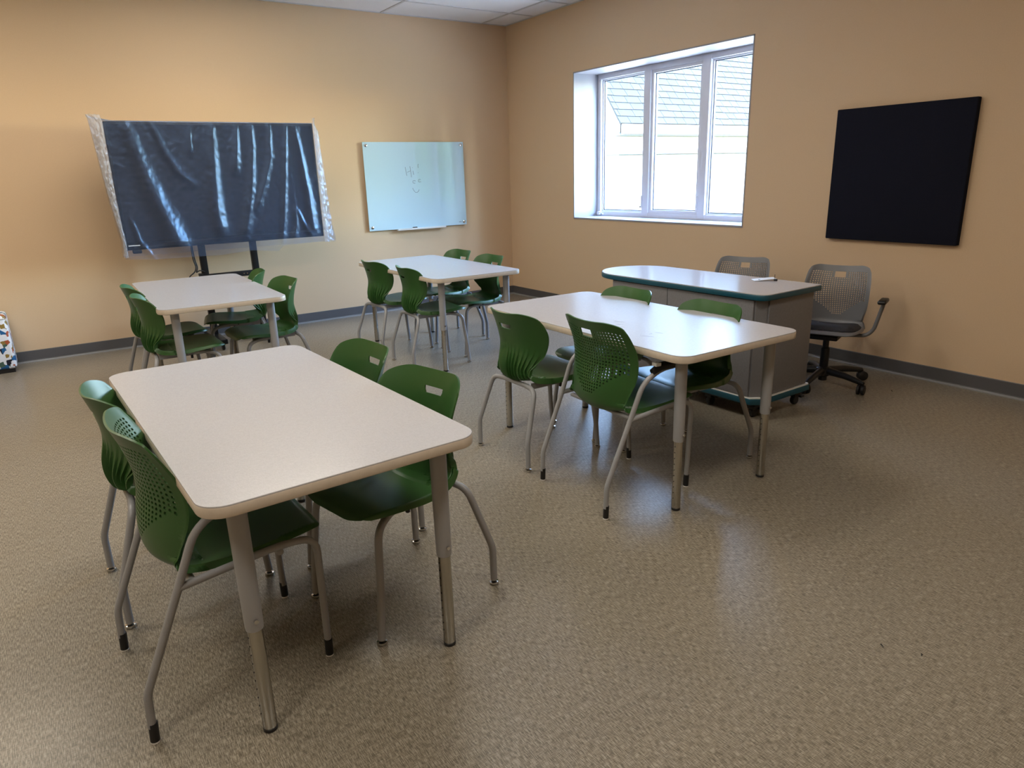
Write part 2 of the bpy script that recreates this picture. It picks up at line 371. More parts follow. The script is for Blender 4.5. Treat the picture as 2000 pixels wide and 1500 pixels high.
for k in range(3):
    a = wy0-third*k-(fw if k == 0 else .045); b = wy0-third*(k+1)+(fw if k == 2 else .045)
    z0, z1 = wz0+fw, wz1-fw; sw = .03 if k == 1 else .014
    sm = MB(); dx = .338 if k == 1 else .352
    sm.box((dx, b, z0), (.395, a, z0+sw), .0015); sm.box((dx, b, z1-sw), (.395, a, z1), .0015); sm.box((dx, a-sw, z0+sw), (.395, a, z1-sw), .0015); sm.box((dx, b, z0+sw), (.395, b+sw, z1-sw), .0015)
    sash = sm.build('sash', 'vinyl', win, 40)
    g = MB(); q = .008
    for aa, bb in (((.366, b+sw, z0+sw), (.372, a-sw, z0+sw+q)), ((.366, b+sw, z1-sw-q), (.372, a-sw, z1-sw)), ((.366, a-sw-q, z0+sw), (.372, a-sw, z1-sw)), ((.366, b+sw, z0+sw), (.372, b+sw+q, z1-sw))): g.box(aa, bb)
    g.build('gasket', 'gasket', sash)
    MB().box((.374, b+sw-.004, z0+sw-.004), (.378, a-sw+.004, z1-sw+.004)).build('pane', 'glass', sash)
    if k == 0: MB().box((.3725, b+sw+.03, z0+sw+.035), (.3738, b+sw+.065, z0+sw+.048)).build('sticker', 'black', sash)
    if k in (0, 1):
        hm = MB(); hm.box((.312, b-.012, z0+.05), (.324, b+.002, z0+.17), .004); hm.build('latch', 'vinyl', win, 40)
cr = MB(); cr.box((.285, wy0-.075, wz0+.012), (.325, wy0-.035, wz0+.05), .006); cr.tube([(.29, wy0-.055, wz0+.045), (.275, wy0-.10, wz0+.04), (.275, wy0-.15, wz0+.028)], .008, 8, .02); cr.build('crank_handle', 'vinyl', win, 40)

# ------------------------------------------------------------------ outside: ground, neighbouring wing, trees
g0 = MB().box((.4, -60, -.5), (80, 60, -.35)); g = g0.build('lawn', 'grass'); tag(g, 'green lawn outside the window', kind='structure')
wk = MB().box((.4, -40, -.35), (7, 7.6, -.33)).build('bounce_strip', 'bounce'); tag(wk, 'pale ground strip added unseen outside the window to bounce light in', kind='structure')  # added unseen reflector, throws daylight up onto the ceiling
wing = thing('outside_building', (9.05, 7.79, 0), 0, 'pale house wing with slate roof seen through the window', 'building')
# local: x along the eave, y up the slope (into the wing)
WL, WD, EZ, KR = 12.0, 9.0, 2.70, 1.35
b = MB(); b.box((.12, .22, -.4), (WL, WD, 2.42))
b.v += [(.14, .22, 2.42), (.14, .22, EZ-.05), (.14, WD/2, EZ+KR*WD/2-.25), (.14, WD, EZ-.05)]; o = len(b.v)
b.f.append([o-4, o-3, o-2, o-1]); b.m.append(0)
b.build('wall', 'siding', wing)
for k in range(7):      # siding courses with shadow gaps on both visible walls
    z = -.3+k*.31
    MB().box((.10, .20, z), (WL, .225, z+.3), 0).build('siding_board', 'siding', wing)
    MB().box((.10, .225, z), (.13, WD, z+.3), 0).build('siding_board', 'siding', wing)
MB().box((.06, .14, 1.885), (WL, .23, 1.975)).build('trim_band', 'trim_blue', wing)
MB().box((.06, .23, 1.885), (.14, WD, 1.975)).build('trim_band', 'trim_blue', wing)
MB().box((.10, .17, 1.98), (WL, .225, 2.40)).build('frieze_board', 'fascia', wing)
MB().box((-.02, .02, 2.38), (WL, .3, 2.43)).build('soffit', 'trim_blue', wing)
MB().box((.0, -.02, 2.42), (WL, .04, 2.68)).build('fascia', 'fascia', wing)
rb = MB()   # rake board along the gable end
for q0, q1, zo0, zo1, x0, x1 in ((0, WD/2, -.30, -.03, .0, .05),):
    y0, y1 = 0.0, WD/2
    rb.add([(x0, y0, EZ+zo0), (x0, y1, EZ+KR*y1+zo0), (x0, y1, EZ+KR*y1+zo1), (x0, y0, EZ+zo1), (x1, y0, EZ+zo0), (x1, y1, EZ+KR*y1+zo0), (x1, y1, EZ+KR*y1+zo1), (x1, y0, EZ+zo1)],
           [(0, 1, 2, 3), (7, 6, 5, 4), (0, 4, 5, 1), (1, 5, 6, 2), (2, 6, 7, 3), (3, 7, 4, 0)])
rb.build('rake_board', 'fascia', wing)
sl = math.sqrt(1+KR*KR); cs, sn = 1/sl, KR/sl
def slope(x, s, h): return (x, s*cs-h*sn, EZ+s*sn+h*cs)
rf = MB(); LS = WD/2*sl
rf.add([slope(-.04, -.03, -.03), slope(WL, -.03, -.03), slope(WL, LS, -.03), slope(-.04, LS, -.03), slope(-.04, -.03, 0), slope(WL, -.03, 0), slope(WL, LS, 0), slope(-.04, LS, 0)],
       [(3, 2, 1, 0), (4, 5, 6, 7), (0, 1, 5, 4), (1, 2, 6, 5), (2, 3, 7, 6), (3, 0, 4, 7)])
roof = rf.build('roof', 'shingle_gap', wing)
MB().add([(-.04, WD/2, EZ+KR*WD/2), (WL, WD/2, EZ+KR*WD/2), (WL, WD, EZ), (-.04, WD, EZ)], [(0, 1, 2, 3)]).build('roof_far_slope', 'shingle', wing)
EXP, SW = .24, .46
sh = [None, None]
rnd = random.Random(3)
for row in range(15):
    x = -.05-(row*.37 % SW)
    while x < 7.2:
        w = SW*(.72+.5*rnd.random()); x0 = max(x, -.05); x1 = x+w
        if x1 > x0+.04:
            k = rnd.randint(0, 1); key = k
            if sh[k] is None:
                mb = MB(); mb.add([(0, 0, .012), (1, 0, .012), (1, EXP*1.25, 0), (0, EXP*1.25, 0), (0, 0, .030), (1, 0, .030), (1, EXP*1.25, .004), (0, EXP*1.25, .004)],
                                  [(3, 2, 1, 0), (4, 5, 6, 7), (0, 1, 5, 4), (1, 2, 6, 5), (2, 3, 7, 6), (3, 0, 4, 7)])
                so = mb.build('shingle', ('shingle', 'shingle_b')[k], roof); sh[k] = so.data
            else:
                so = bpy.data.objects.new('shingle', sh[k]); COL.objects.link(so); so.parent = roof
            so.rotation_euler = (math.atan(KR), 0, 0); so.location = slope(x0, row*EXP-.02+rnd.uniform(-.006, .006), .002)
            so.scale = (x1-x0-.012, 1, 1)
        x = x1
def tree(loc, h, r, label, seed):
    t = thing('tree', loc, 0, label, 'tree', 'trees on the lawn outside')
    MB().tube([(0, 0, -.05), (.05, 0, h*.3), (0, .05, h*.6)], [r*.12, r*.09, r*.05], 8).build('trunk', 'bark', t, 60)
    bm = bmesh.new(); bmesh.ops.create_icosphere(bm, subdivisions=5, radius=1)
    for v in bm.verts:
        n = v.co.normalized(); d = 1+.28*noise.noise(n*2.2+Vector((seed, 0, 0)))+.16*noise.noise(n*6+Vector((0, seed, 0)))+.08*noise.noise(n*15)
        v.co = Vector((n.x*r*d, n.y*r*d, h*.5+n.z*h*.5*d))
    me = bpy.data.meshes.new('crown'); bm.to_mesh(me); bm.free(); me.materials.append(M['leaf']); me.shade_smooth()
    c = bpy.data.objects.new('crown', me); COL.objects.link(c); c.parent = t
for k in range(4): tree((1+9*k, -45+4*k, -.4), 12+(k*5 % 4), 4.1, 'leafy green tree in the row beyond the lawn outside', k*3.7)
for k in range(3): tree((5+9.3*k, -55+4*k, -.4), 15+(k*7 % 4), 4.1, 'leafy green tree in the row beyond the lawn outside', k*2.3+11)

hg = MB(); n_ = 90  # added foliage, covers bright sky between the trees mirrored in the whiteboard
for i in range(n_+1):
    x = 4+34*i/n_; y = -66+16*i/n_
    for k in range(9):
        a = PI*k/8; d = 1+.25*noise.noise(Vector((i*.35, k*.7, 2)))
        hg.v.append((x-math.cos(a)*.9*d*.5, y-math.cos(a)*.9*d*.86, -.4+math.sin(a)**.7*2.6*d))
hg.f = [[i*9+k, i*9+k+1, (i+1)*9+k+1, (i+1)*9+k] for i in range(n_) for k in range(8)]; hg.m = [0]*len(hg.f)
tag(hg.build('filler_hedge', 'leaf', None, 80), 'long green foliage bank added beyond the lawn to hide bright sky', 'filler_hedge')
# ------------------------------------------------------------------ tables
TW, TL, TH = .772, 1.524, .730
def make_table():
    t = thing('activity_table')
    tp = MB().prism(rrect(-TW/2+.0008, -TL/2+.0008, TW/2-.0008, TL/2-.0008, .0695, 8), TH-.006, TH, .002).build('laminate_top', 'top', t, 14)
    MB().prism(rrect(-TW/2, -TL/2, TW/2, TL/2, .07, 8), TH-.033, TH-.0032, .003).build('edge_band', 'edge', t, 40)
    ap = MB(); ap.box((-TW/2+.10, -TL/2+.16, TH-.058), (-TW/2+.125, TL/2-.16, TH-.033)); ap.build('apron_rail', 'paint', t)
    ap = MB(); ap.box((TW/2-.125, -TL/2+.16, TH-.058), (TW/2-.10, TL/2-.16, TH-.033)); ap.build('apron_rail', 'paint', t)
    for sx in (-1, 1):
        for sy in (-1, 1):
            x, y = sx*(TW/2-.096), sy*(TL/2-.096)
            pl = MB().prism(rrect(x-.06, y-.06, x+.06, y+.06, .02, 3), TH-.039, TH-.032).build('mounting_plate', 'paint', t)
            lg = MB().lathe([(.0255, TH-.036), (.025, .52), (.0238, .335), (.0228, .326)], 24, (x, y, 0)).build('leg', 'sleeve', t, 40)
            MB().lathe([(.0195, .335), (.0195, .014), (.017, .010)], 24, (x, y, 0)).build('leg_tube', 'chrome', lg, 40)
            MB().lathe([(.016, .013), (.0195, .010), (.0195, .002), (.017, 0)], 20, (x, y, 0)).build('foot', 'black', lg, 40)
            MB().lathe([(.006, 0), (.006, .008), (.004, .010)], 10, (x, y-.032, .36), 'y').build('adjuster_screw', 'bright', lg, 40)
            ad = MB()
            for k in range(10): ad.lathe([(.0022, 0), (.0022, .002)], 6, (x-.0205, y, .06+k*.027), 'x')
            h = ad.build('adjuster_holes', 'black', lg); h['kind'] = 'stuff'
    return t
TABLES = [('T1', (-4.359, -4.863), 2.1, 'rectangular grey laminate table nearest the camera, at the lower left'),
          ('T2', (-2.482, -4.651), -.7, 'rectangular laminate table beside the grey teacher desk, reflecting the window'),
          ('T3', (-2.157, -1.983), -.6, 'rectangular laminate table below the glass whiteboard near the room corner'),
          ('T4', (-3.972, -1.899), -1.1, 'rectangular laminate table in front of the plastic-covered screen')]
tb = make_table()
for k, (n_, (x, y), a, lab) in enumerate(TABLES):
    o = tb if k == 0 else copy_tree(tb)
    o.location = (x, y, 0); o.rotation_euler = (0, 0, math.radians(a)); tag(o, lab, 'table', 'four activity tables')

# faint scuffs left on the table by the desk
t2o = [o for o in bpy.data.objects if o.get('label', '').startswith('rectangular laminate table beside')][0]
for (xa, ya), (xb, yb) in (((-2.611, -4.712), (-2.572, -4.748)), ((-2.642, -4.758), (-2.622, -4.79)), ((-2.667, -4.806), (-2.658, -4.839)), ((-2.729, -5.015), (-2.699, -5.071)), ((-2.629, -5.012), (-2.619, -5.051)), ((-2.677, -5.02), (-2.655, -5.018)), ((-2.586, -4.685), (-2.587, -4.719))):
    q = []
    for x, y in ((xa, ya), ((xa+xb)/2+.003, (ya+yb)/2+.002), (xb, yb)):
        dx, dy = x-t2o.location.x, y-t2o.location.y; a_ = -t2o.rotation_euler.z
        q.append((dx*math.cos(a_)-dy*math.sin(a_), dx*math.sin(a_)+dy*math.cos(a_), TH))
    MB().tube(q, [.0004, .0009, .0004], 6).build('scuff_mark', 'scuff', t2o)
# ------------------------------------------------------------------ moulded chair shells
def interp(tab, t):
    # smooth (Catmull-Rom) lookup in rows (t, values...)
    n = len(tab)
    for i in range(n-1):
        if t <= tab[i+1][0] or i == n-2:
            a, b = tab[i], tab[i+1]; p = tab[max(i-1, 0)]; q = tab[min(i+2, n-1)]
            u = (t-a[0])/(b[0]-a[0]); u = max(0, min(1, u)); out = []
            for k in range(1, len(a)):
                m0 = (b[k]-p[k])/max(b[0]-p[0], 1e-6)*(b[0]-a[0]); m1 = (q[k]-a[k])/max(q[0]-a[0], 1e-6)*(b[0]-a[0])
                out.append((2*u**3-3*u*u+1)*a[k]+(u**3-2*u*u+u)*m0+(-2*u**3+3*u*u)*b[k]+(u**3-u*u)*m1)
            return out
# rows: x, z, half-width, cup (edges towards the sitter), flange (rolled edge)
RIB = [(.505, .418, .150, .000, .004), (.490, .440, .182, .002, .012), (.440, .452, .212, .004, .018), (.350, .446, .222, .008, .022), (.250, .434, .214, .014, .028), (.165, .424, .190, .030, .036),
       (.100, .424, .162, .046, .040), (.062, .447, .150, .056, .040), (.048, .490, .150, .068, .036), (.050, .540, .172, .092, .026), (.056, .595, .200, .112, .016), (.052, .655, .218, .112, .010),
       (.043, .700, .216, .098, .008), (.030, .744, .208, .082, .008), (.016, .785, .196, .066, .008)]
ARM = [(.540, .448, .200, .000, .004), (.515, .464, .222, .002, .010), (.450, .462, .232, .004, .014), (.350, .450, .236, .010, .018), (.250, .438, .232, .020, .022), (.180, .428, .220, .034, .026),
       (.125, .428, .205, .050, .028), (.095, .455, .198, .064, .026), (.088, .505, .205, .078, .020), (.092, .560, .218, .086, .014), (.102, .620, .228, .088, .010), (.102, .680, .230, .082, .008),
       (.091, .735, .226, .070, .008), (.076, .785, .216, .058, .008), (.058, .834, .200, .046, .008)]
def shell_surface(rows):
    pts = [Vector((r[0], r[1])) for r in rows]; L = [0]
    for i in range(1, len(pts)): L.append(L[-1]+(pts[i]-pts[i-1]).length)
    tot = L[-1]; tab = [(L[i]/tot,)+rows[i] for i in range(len(rows))]
    def prof(u): return interp(tab, u)
    def P(s, u):
        x, z, w, cup, fl = prof(u)
        a = prof(max(u-.01, 0)); b = prof(min(u+.01, 1)); t = Vector((b[0]-a[0], b[1]-a[1])).normalized()
        nx, nz = -t.y, t.x                      # towards the sitter (up on the seat, forward on the back)
        if nz < 0 and u < .3: nx, nz = -nx, -nz
        nx, nz = (t.y, -t.x)
        if u < .35 and nz < 0 or u > .6 and nx < 0: nx, nz = -nx, -nz
        sa = abs(s); e = min(sa, 1.0)
        off = cup*e**2.2
        if sa > .93: off -= fl*((sa-.93)/.07)**1.5*.9
        y = (w*(e - .0*e**3) if sa <= .93 else w*(.93+(sa-.93)*.75))*(1 if s >= 0 else -1)
        return Vector((x+nx*off, y, z+nz*off))
    return P, prof, tot
def warp(s, u, r0=.05, r1=.10, k0=.5):
    # round the front and top corners by pulling the ends in along u
    k = max(0, (abs(s)-k0)/(1-k0)); q = 1-math.sqrt(max(0, 1-k*k))
    return r0*q+u*(1-r0*q-r1*q)
def finish_shell(params, faces, P, th, extra=None, name='seat_shell', m='green', parent=None):
    eps = 2e-3; F = []; B = []
    for s, u in params:
        p = P(s, u); s0, s1 = s-eps, s+eps
        u0, u1 = max(u-eps, 0), min(u+eps, 1)
        n = (P(s1, u)-P(s0, u)).cross(P(s, u1)-P(s, u0))
        n = n.normalized() if n.length > 1e-12 else Vector((0, 0, 1))
        if u < .4 and n.z < 0 or u >= .4 and n.x < 0: n = -n
        F.append(p); B.append(p-n*(th+(extra(s, u) if extra else 0)))
    n = len(F); fs = [list(f) for f in faces]+[[i+n for i in reversed(f)] for f in faces]
    cnt = {}
    for f in faces:
        for i in range(len(f)):
            a, b = f[i], f[(i+1) % len(f)]; cnt.setdefault((min(a, b), max(a, b)), []).append((a, b))
    for k, v in cnt.items():
        if len(v) == 1: a, b = v[0]; fs.append([b, a, a+n, b+n])
    mb = MB(); mb.add(F+B, fs); return mb.build(name, m, parent, 50)
def ribbed_shell(parent):
    P0, prof, tot = shell_surface(RIB)
    NS, NU = 104, 64
    ss = [-1+2*i/NS for i in range(NS+1)]; us = [j/NU for j in range(NU+1)]
    hs = 12; ja, jb = 57, 59
    params = []; idx = {}
    for j in range(NU+1):
        for i in range(NS+1):
            s = ss[i]
            if j == ja and abs(i-NS//2) <= hs: s *= .84
            if j == ja+1 and abs(i-NS//2) == hs: s *= .97
            idx[i, j] = len(params); params.append((s, warp(s, us[j])))
    faces = []
    for j in range(NU):
        for i in range(NS):
            if ja <= j < jb and NS//2-hs <= i < NS//2+hs: continue
            faces.append([idx[i, j], idx[i+1, j], idx[i+1, j+1], idx[i, j+1]])
    def extra(s, u):
        if .52 < u < .82 and abs(s) < .86:
            top = .80-.03*abs(s); k = min(1, (u-.52)/.05, max(0, (top-u))/.12)
            ph = ((abs(s)*NS/2+3) % 6)/5.0
            return max(0, k)*.011*min(1, ph)
        return 0
    return finish_shell(params, faces, P0, .006, extra, 'seat_shell', 'green', parent)
def perforated_shell(parent, m, r1=.07, k0=.5):
    P0, prof, tot = shell_surface(ARM)
    NS, NU = 29, 62; J0 = 33                     # J0: first row of the back that may carry holes
    idx = {}; params = []
    def vid(a, b):
        if (a, b) not in idx:
            s = -1+a/NS; u = b/(2*NU); idx[a, b] = len(params); params.append((s, warp(s, u, .02, r1, k0)))
        return idx[a, b]
    faces = []
    for j in range(NU):
        for i in range(NS):
            ci, cj = i-NS//2, j
            if abs(ci) <= 2 and 56 <= j < 59: continue
            ring = [vid(2*i, 2*j), vid(2*i+1, 2*j), vid(2*i+2, 2*j), vid(2*i+2, 2*j+1), vid(2*i+2, 2*j+2), vid(2*i+1, 2*j+2), vid(2*i, 2*j+2), vid(2*i, 2*j+1)]
            low = 37+max(0, abs(ci)-2)*.9
            if J0 <= j < 59 and abs(ci) <= 12 and j >= low and not (abs(ci) <= 3 and 56 <= j < 59):
                inner = []
                hw, hh = .60, .62
                for dx, dy in ((-.75, -1), (0, -1), (.75, -1), (1, 0), (.55, .9), (0, 1), (-.55, .9), (-1, 0)):
                    a, b = 2*i+1+dx*hw, 2*j+1+dy*hh; s = -1+a/NS; u = b/(2*NU)
                    params.append((s, warp(s, u, .02, r1, k0))); inner.append(len(params)-1)
                for k in range(8): faces.append([ring[k], ring[(k+1) % 8], inner[(k+1) % 8], inner[k]])
            else: faces.append(ring)
    return finish_shell(params, faces, P0, .006, None, 'seat_shell', m, parent)

def make_side_chair():
    t = thing('stacking_chair')
    ribbed_shell(t)
    for sy in (-1, 1):
        lg = MB().tube([(0, sy*.228, .018), (0, sy*.228, .152), (.078, sy*.190, .402), (.088, sy*.10, .408), (.088, 0, .408)], .0128, 12, (.022, .05, .02)).build('rear_leg', 'paint', t, 40)
        lf = MB().tube([(.485, sy*.200, .018), (.474, sy*.200, .15), (.448, sy*.180, .392), (.36, sy*.138, .408), (.30, sy*.132, .408)], .0128, 12, (.03, .05, .03)).build('front_leg', 'paint', t, 40)
        for q, (x, y) in ((lg, (0, .228)), (lf, (.485, .2))):
            MB().lathe([(.006, .02), (.006, .013), (.0165, .011), (.018, .006), (.014, .0), ], 16, (x, sy*y, 0)).build('glide', 'bright', q, 50)
        pl = MB().box((.10, sy*.131-.003, .392), (.40, sy*.131+.003, .424)).build('side_plate', 'paint', t)
        for x in (.26, .33): MB().lathe([(.006, 0), (.006, .002)], 12, (x, sy*.1345-.001, .408), 'y').build('bolt', 'black', pl)
        MB().lathe([(.008, .395), (.008, .374), (.006, .372)], 12, (.29, sy*.128, 0)).build('bumper', 'black', t, 40)
    MB().tube([(.30, -.132, .405), (.30, .132, .405)], .011, 10).build('cross_rail', 'paint', t, 40)
    return t
def make_arm_chair():
    t = thing('armchair')
    perforated_shell(t, 'green')
    for sy in (-1, 1):
        lg = MB().tube([(-.004, sy*.245, .05), (0, sy*.245, .15), (.12, sy*.250, .43), (.182, sy*.256, .585), (.27, sy*.262, .632), (.48, sy*.262, .640)], .0112, 12, (.022, .03, .05, .04)).build('rear_leg', 'paint', t, 40)
        lf = MB().tube([(.512, sy*.205, .05), (.508, sy*.222, .43), (.40, sy*.232, .446), (.122, sy*.250, .43)], .0112, 12, .055).build('front_leg', 'paint', t, 40)
        for q, (x, y, x2, y2) in ((lg, (-.004, .245, -.001, .245)), (lf, (.512, .205, .5115, .2075))):
            MB().tube([(x, sy*y, .006), (x2, sy*y2, .062)], .0126, 12).build('foot_sleeve', 'black', q, 40)
            MB().lathe([(.010, .007), (.0125, .005), (.0125, .001), (.010, 0)], 14, (x, sy*y, 0)).build('glide', 'white', q, 40)
        pad = MB(); pad.tube([(.225, sy*.262, .628), (.27, sy*.262, .645), (.46, sy*.262, .648), (.488, sy*.262, .642)], [.014, .019, .019, .012], 14)
        pd = pad.build('arm_pad', 'black', t, 50)
        MB().box((.235, sy*.262-.014, .652), (.262, sy*.262+.014, .6655)).build('label_sticker', 'white', pd)
    for x in (.16, .40): MB().tube([(x, -.222, .418), (x, .222, .418)], .0105, 10).build('cross_rail', 'paint', t, 40)
    return t
def put(o, x, y, deg, label, group):
    o.location = (x, y, 0); o.rotation_euler = (0, 0, math.radians(deg)); return tag(o, label, 'chair', group)
SIDE = [(-4.8915, -4.557, 2, 'green ribbed-back chair on the left of the nearest table, behind the armchair'),
        (-3.79, -5.092, 192, 'green chair at the right of the nearest table, closest to the camera'),
        (-3.783, -4.56, 184, 'green chair at the right of the nearest table, the farther one'),
        (-3.055, -4.347, 0, 'green ribbed-back chair beside the armchair, left of the table by the desk'),
        (-2.036, -4.918, 176, 'green chair between table and grey desk, nearer the camera'),
        (-2.03, -4.300, 177, 'green chair between table and grey desk, farther from the camera'),
        (-2.667, -1.713, 3, 'green ribbed-back chair at the whiteboard table, leftmost and nearest the wall'),
        (-2.636, -2.285, -5, 'green ribbed-back chair at the whiteboard table, left side nearer the camera'),
        (-1.586, -1.575, 181, 'green chair at the whiteboard table, right side nearest the back wall'),
        (-1.62, -2.165, 180, 'green chair at the whiteboard table, right side nearer the desk'),
        (-4.485, -1.785, 2, 'green ribbed-back chair left of the screen table, closer to the wall'),
        (-4.49, -2.335, 0, 'green ribbed-back chair left of the screen table, closer to the camera'),
        (-3.44, -1.62, 168, 'green chair right of the screen table, turned in front of the screen stand'),
        (-3.40, -2.21, 184, 'green chair right of the screen table, nearer the camera with its back in full view')]
c0 = make_side_chair()
for k, a in enumerate(SIDE): put(c0 if k == 0 else copy_tree(c0), *a, 'green four-leg chairs at the tables')
a0 = make_arm_chair()
put(a0, -4.901, -5.155, 2.5, 'green perforated-back armchair at the left corner of the nearest table', 'green armchairs')
put(copy_tree(a0), -3.067, -4.947, -3.0, 'green perforated-back armchair at the table by the grey desk', 'green armchairs')

# ------------------------------------------------------------------ grey task chairs
def make_task_chair():
    t = thing('task_chair')                          # origin under the column, +x forward; shell shifted back
    dx, dz = -.32, -.055
    sh_ = perforated_shell(t, 'grey_shell', .06, .66); sh_.location = (dx, 0, dz); sh_.scale = (1, .93, 1)
    P0, prof, tot = shell_surface(ARM)
    pm = MB(); NX, NY = 14, 16; vs = []
    for j in range(NX+1):
        for i in range(NY+1):
            s = -.9+1.8*i/NY; k = max(0, (abs(s)-.5)/.4); q = 1-math.sqrt(max(0, 1-k*k))
            u = .045+.05*q+(.40-.045-.1*q)*j/NX; p = P0(s, u); e = min(1, min(j, NX-j)/2.0, min(i, NY-i)/2.0)
            vs.append((p.x+dx, p.y*.93, p.z+dz+.004+.030*math.sqrt(e)))
    pm.add(vs, [[j*(NY+1)+i, j*(NY+1)+i+1, (j+1)*(NY+1)+i+1, (j+1)*(NY+1)+i] for j in range(NX) for i in range(NY)])
    pm.build('seat_pad', 'pad', t, 60)
    MB().box((-.11, -.09, .330), (.12, .09, .362), .01).build('tilt_mechanism', 'black', t, 40)
    MB().tube([(.02, -.09, .345), (.02, -.2, .34), (.02, -.24, .335)], .006, 8, .03).build('height_lever', 'black', t, 40)
    MB().lathe([(.020, .335), (.020, .26), (.028, .255), (.028, .10), (.026, .095)], 18).build('gas_column', 'black', t, 40)
    hb = MB().lathe([(.035, .125), (.05, .115), (.05, .07), (.028, .055), (.028, .03)], 20).build('base_hub', 'black', t, 40)
    for k in range(5):
        a = math.radians(-7+72*k); c, s = math.cos(a), math.sin(a)
        sp_ = MB().tube([(c*.03, s*.03, .098), (c*.16, s*.16, .094), (c*.285, s*.285, .076), (c*.305, s*.305, .072)], [.026, .022, .017, .012], 10).build('base_arm', 'black', t, 40)
        MB().lathe([(.009, .088), (.012, .07), (.012, .058)], 10, (c*.295, s*.295, 0)).build('caster_stem', 'black', sp_, 40)
        a2 = a+.9+k; c2, s2 = math.cos(a2), math.sin(a2)
        for q in (-1, 1):
            wm = MB(); prof_ = [(.004, -.010), (.027, -.010), (.033, -.007), (.033, .007), (.027, .010), (.004, .010)]
            for r_, h_ in prof_:
                for m_ in range(18):
                    b_ = 2*PI*m_/18; lx, lz = r_*math.cos(b_), r_*math.sin(b_); ly = h_+q*.014
                    wm.v.append((c*.295+c2*(lx-.012)-s2*ly, s*.295+s2*(lx-.012)+c2*ly, .033+lz))
            wm.f = [[i*18+m_, i*18+(m_+1) % 18, (i+1)*18+(m_+1) % 18, (i+1)*18+m_] for i in range(5) for m_ in range(18)]+[list(range(18)), list(range(90, 108))]; wm.m = [0]*len(wm.f)
            wm.build('caster_wheel', 'black', sp_, 40)
    for sy in (-1, 1):
        ar = MB().tube([(-.02, sy*.12, .352), (-.03, sy*.235, .358), (-.03, sy*.275, .40), (-.01, sy*.315, .57), (.02, sy*.318, .592)], .0125, 12, .05).build('arm', 'grey_shell', t, 40)
        MB().box((-.05, sy*.318-.025, .588), (.10, sy*.318+.025, .614), .011).build('arm_pad', 'black', ar, 50)
    return t
tc_ = make_task_chair()
tc_.location = (-.60, -4.63, 0); tc_.rotation_euler = (0, 0, math.radians(200)); tag(tc_, 'grey perforated swivel chair with arms, at the near end of the desk', 'chair', 'grey swivel chairs behind the desk')
t2 = copy_tree(tc_); t2.location = (-.62, -3.86, 0); t2.rotation_euler = (0, 0, math.radians(200)); tag(t2, 'grey swivel chair mostly hidden behind the desk, under the window', 'chair', 'grey swivel chairs behind the desk')

# ------------------------------------------------------------------ teacher desk
def make_desk():
    t = thing('teacher_desk', (-1.325, -4.845, 0), math.radians(.9), 'grey rolling teacher desk with rounded end and teal edge', 'desk')
    # local: x across (-.285 .. .285), y from 0 (near end) to 1.52 (rounded far end)
    hw, LEN = .282, 1.515
    def outline(d, near_r=.055, y0=0):
        pts = []
        for k in range(7): a = -PI/2+PI/2*k/6; pts.append((hw-.018+.018*math.cos(a), .018+.018*math.sin(a)))
        for k in range(25): a = PI*k/24; pts.append((hw*math.cos(a), LEN-hw+hw*math.sin(a)))
        for k in range(7): a = PI+PI/2*k/6; pts.append((-hw+near_r+near_r*math.cos(a), near_r+near_r*math.sin(a)))
        c = (0, LEN/2)
        return [(p[0]*(1-d/hw), c[1]+(p[1]-c[1])*(1-d/(LEN/2))) for p in pts]
    MB().prism(outline(.004), .7525, .757).build('desk_top', 'desk_top', t, 14)
    MB().prism(outline(0), .721, .7535, .006).build('teal_edge_band', 'teal', t, 40)
    # carcass with chamfered near corners, straight panels
    def carc(d, y0, y1, ch=.05):
        return [(hw-d-.012, y0), (hw-d, y0+.012), (hw-d, y1-.12), (hw-d-.12, y1), (-hw+d+.12, y1), (-hw+d, y1-.12), (-hw+d, y0+ch*.8), (-hw+d+ch, y0)]
    MB().prism(carc(.030, .035, LEN-.14), .138, .722).build('carcass', 'desk', t)
    for y0, y1 in ((.085, .735), (.739, LEN-.27)):
        MB().box((-hw+.018, y0, .142), (-hw+.031, y1, .716), .002).build('front_panel', 'desk', t, 40)
    MB().box((-hw+.085, .024, .142), (hw-.048, .036, .716), .002).build('end_panel', 'desk', t, 40)
    for y0, y1 in ((.09, .50), (.51, .92), (.93, 1.24)):
        d = MB().box((hw-.031, y0, .142), (hw-.016, y1, .70), .002).build('door', 'desk', t, 40)
        MB().tube([(hw-.016, y1-.05, .52), (hw+.004, y1-.05, .52), (hw+.004, y1-.05, .62), (hw-.016, y1-.05, .62)], .004, 8, .012).build('handle', 'bright', d, 40)
    MB().prism(carc(.012, .012, LEN-.12, .06), .095, .132, .005).build('teal_bumper', 'teal', t, 40)
    MB().prism(carc(.016, .016, LEN-.124, .06), .131, .1385).build('plinth_edge', 'white', t, 30)
    MB().prism(carc(.05, .05, LEN-.16, .05), .075, .096).build('plinth', 'black', t)
    for x, y in ((-.19, .09), (.20, .07), (-.20, .40), (.20, .75), (-.20, 1.22), (.20, 1.22)):
        cs_ = MB(); cs_.box((x-.03, y-.025, .055), (x+.03, y+.025, .078), .004); k = cs_.build('caster', 'black', t, 40)
        MB().lathe([(.008, -.014), (.026, -.014), (.030, -.008), (.030, .008), (.026, .014), (.008, .014)], 20, (x, y, .030), 'y').build('caster_wheel', 'black', k, 40)
        MB().box((x+.02, y-.035, .045), (x+.055, y-.01, .056), .003).build('brake_lever', 'black', k)
make_desk()
nt_ = thing('card_holder', (-1.14, -4.505, .757), math.radians(-38), 'small white folded card with a clip lying on the desk', 'card')
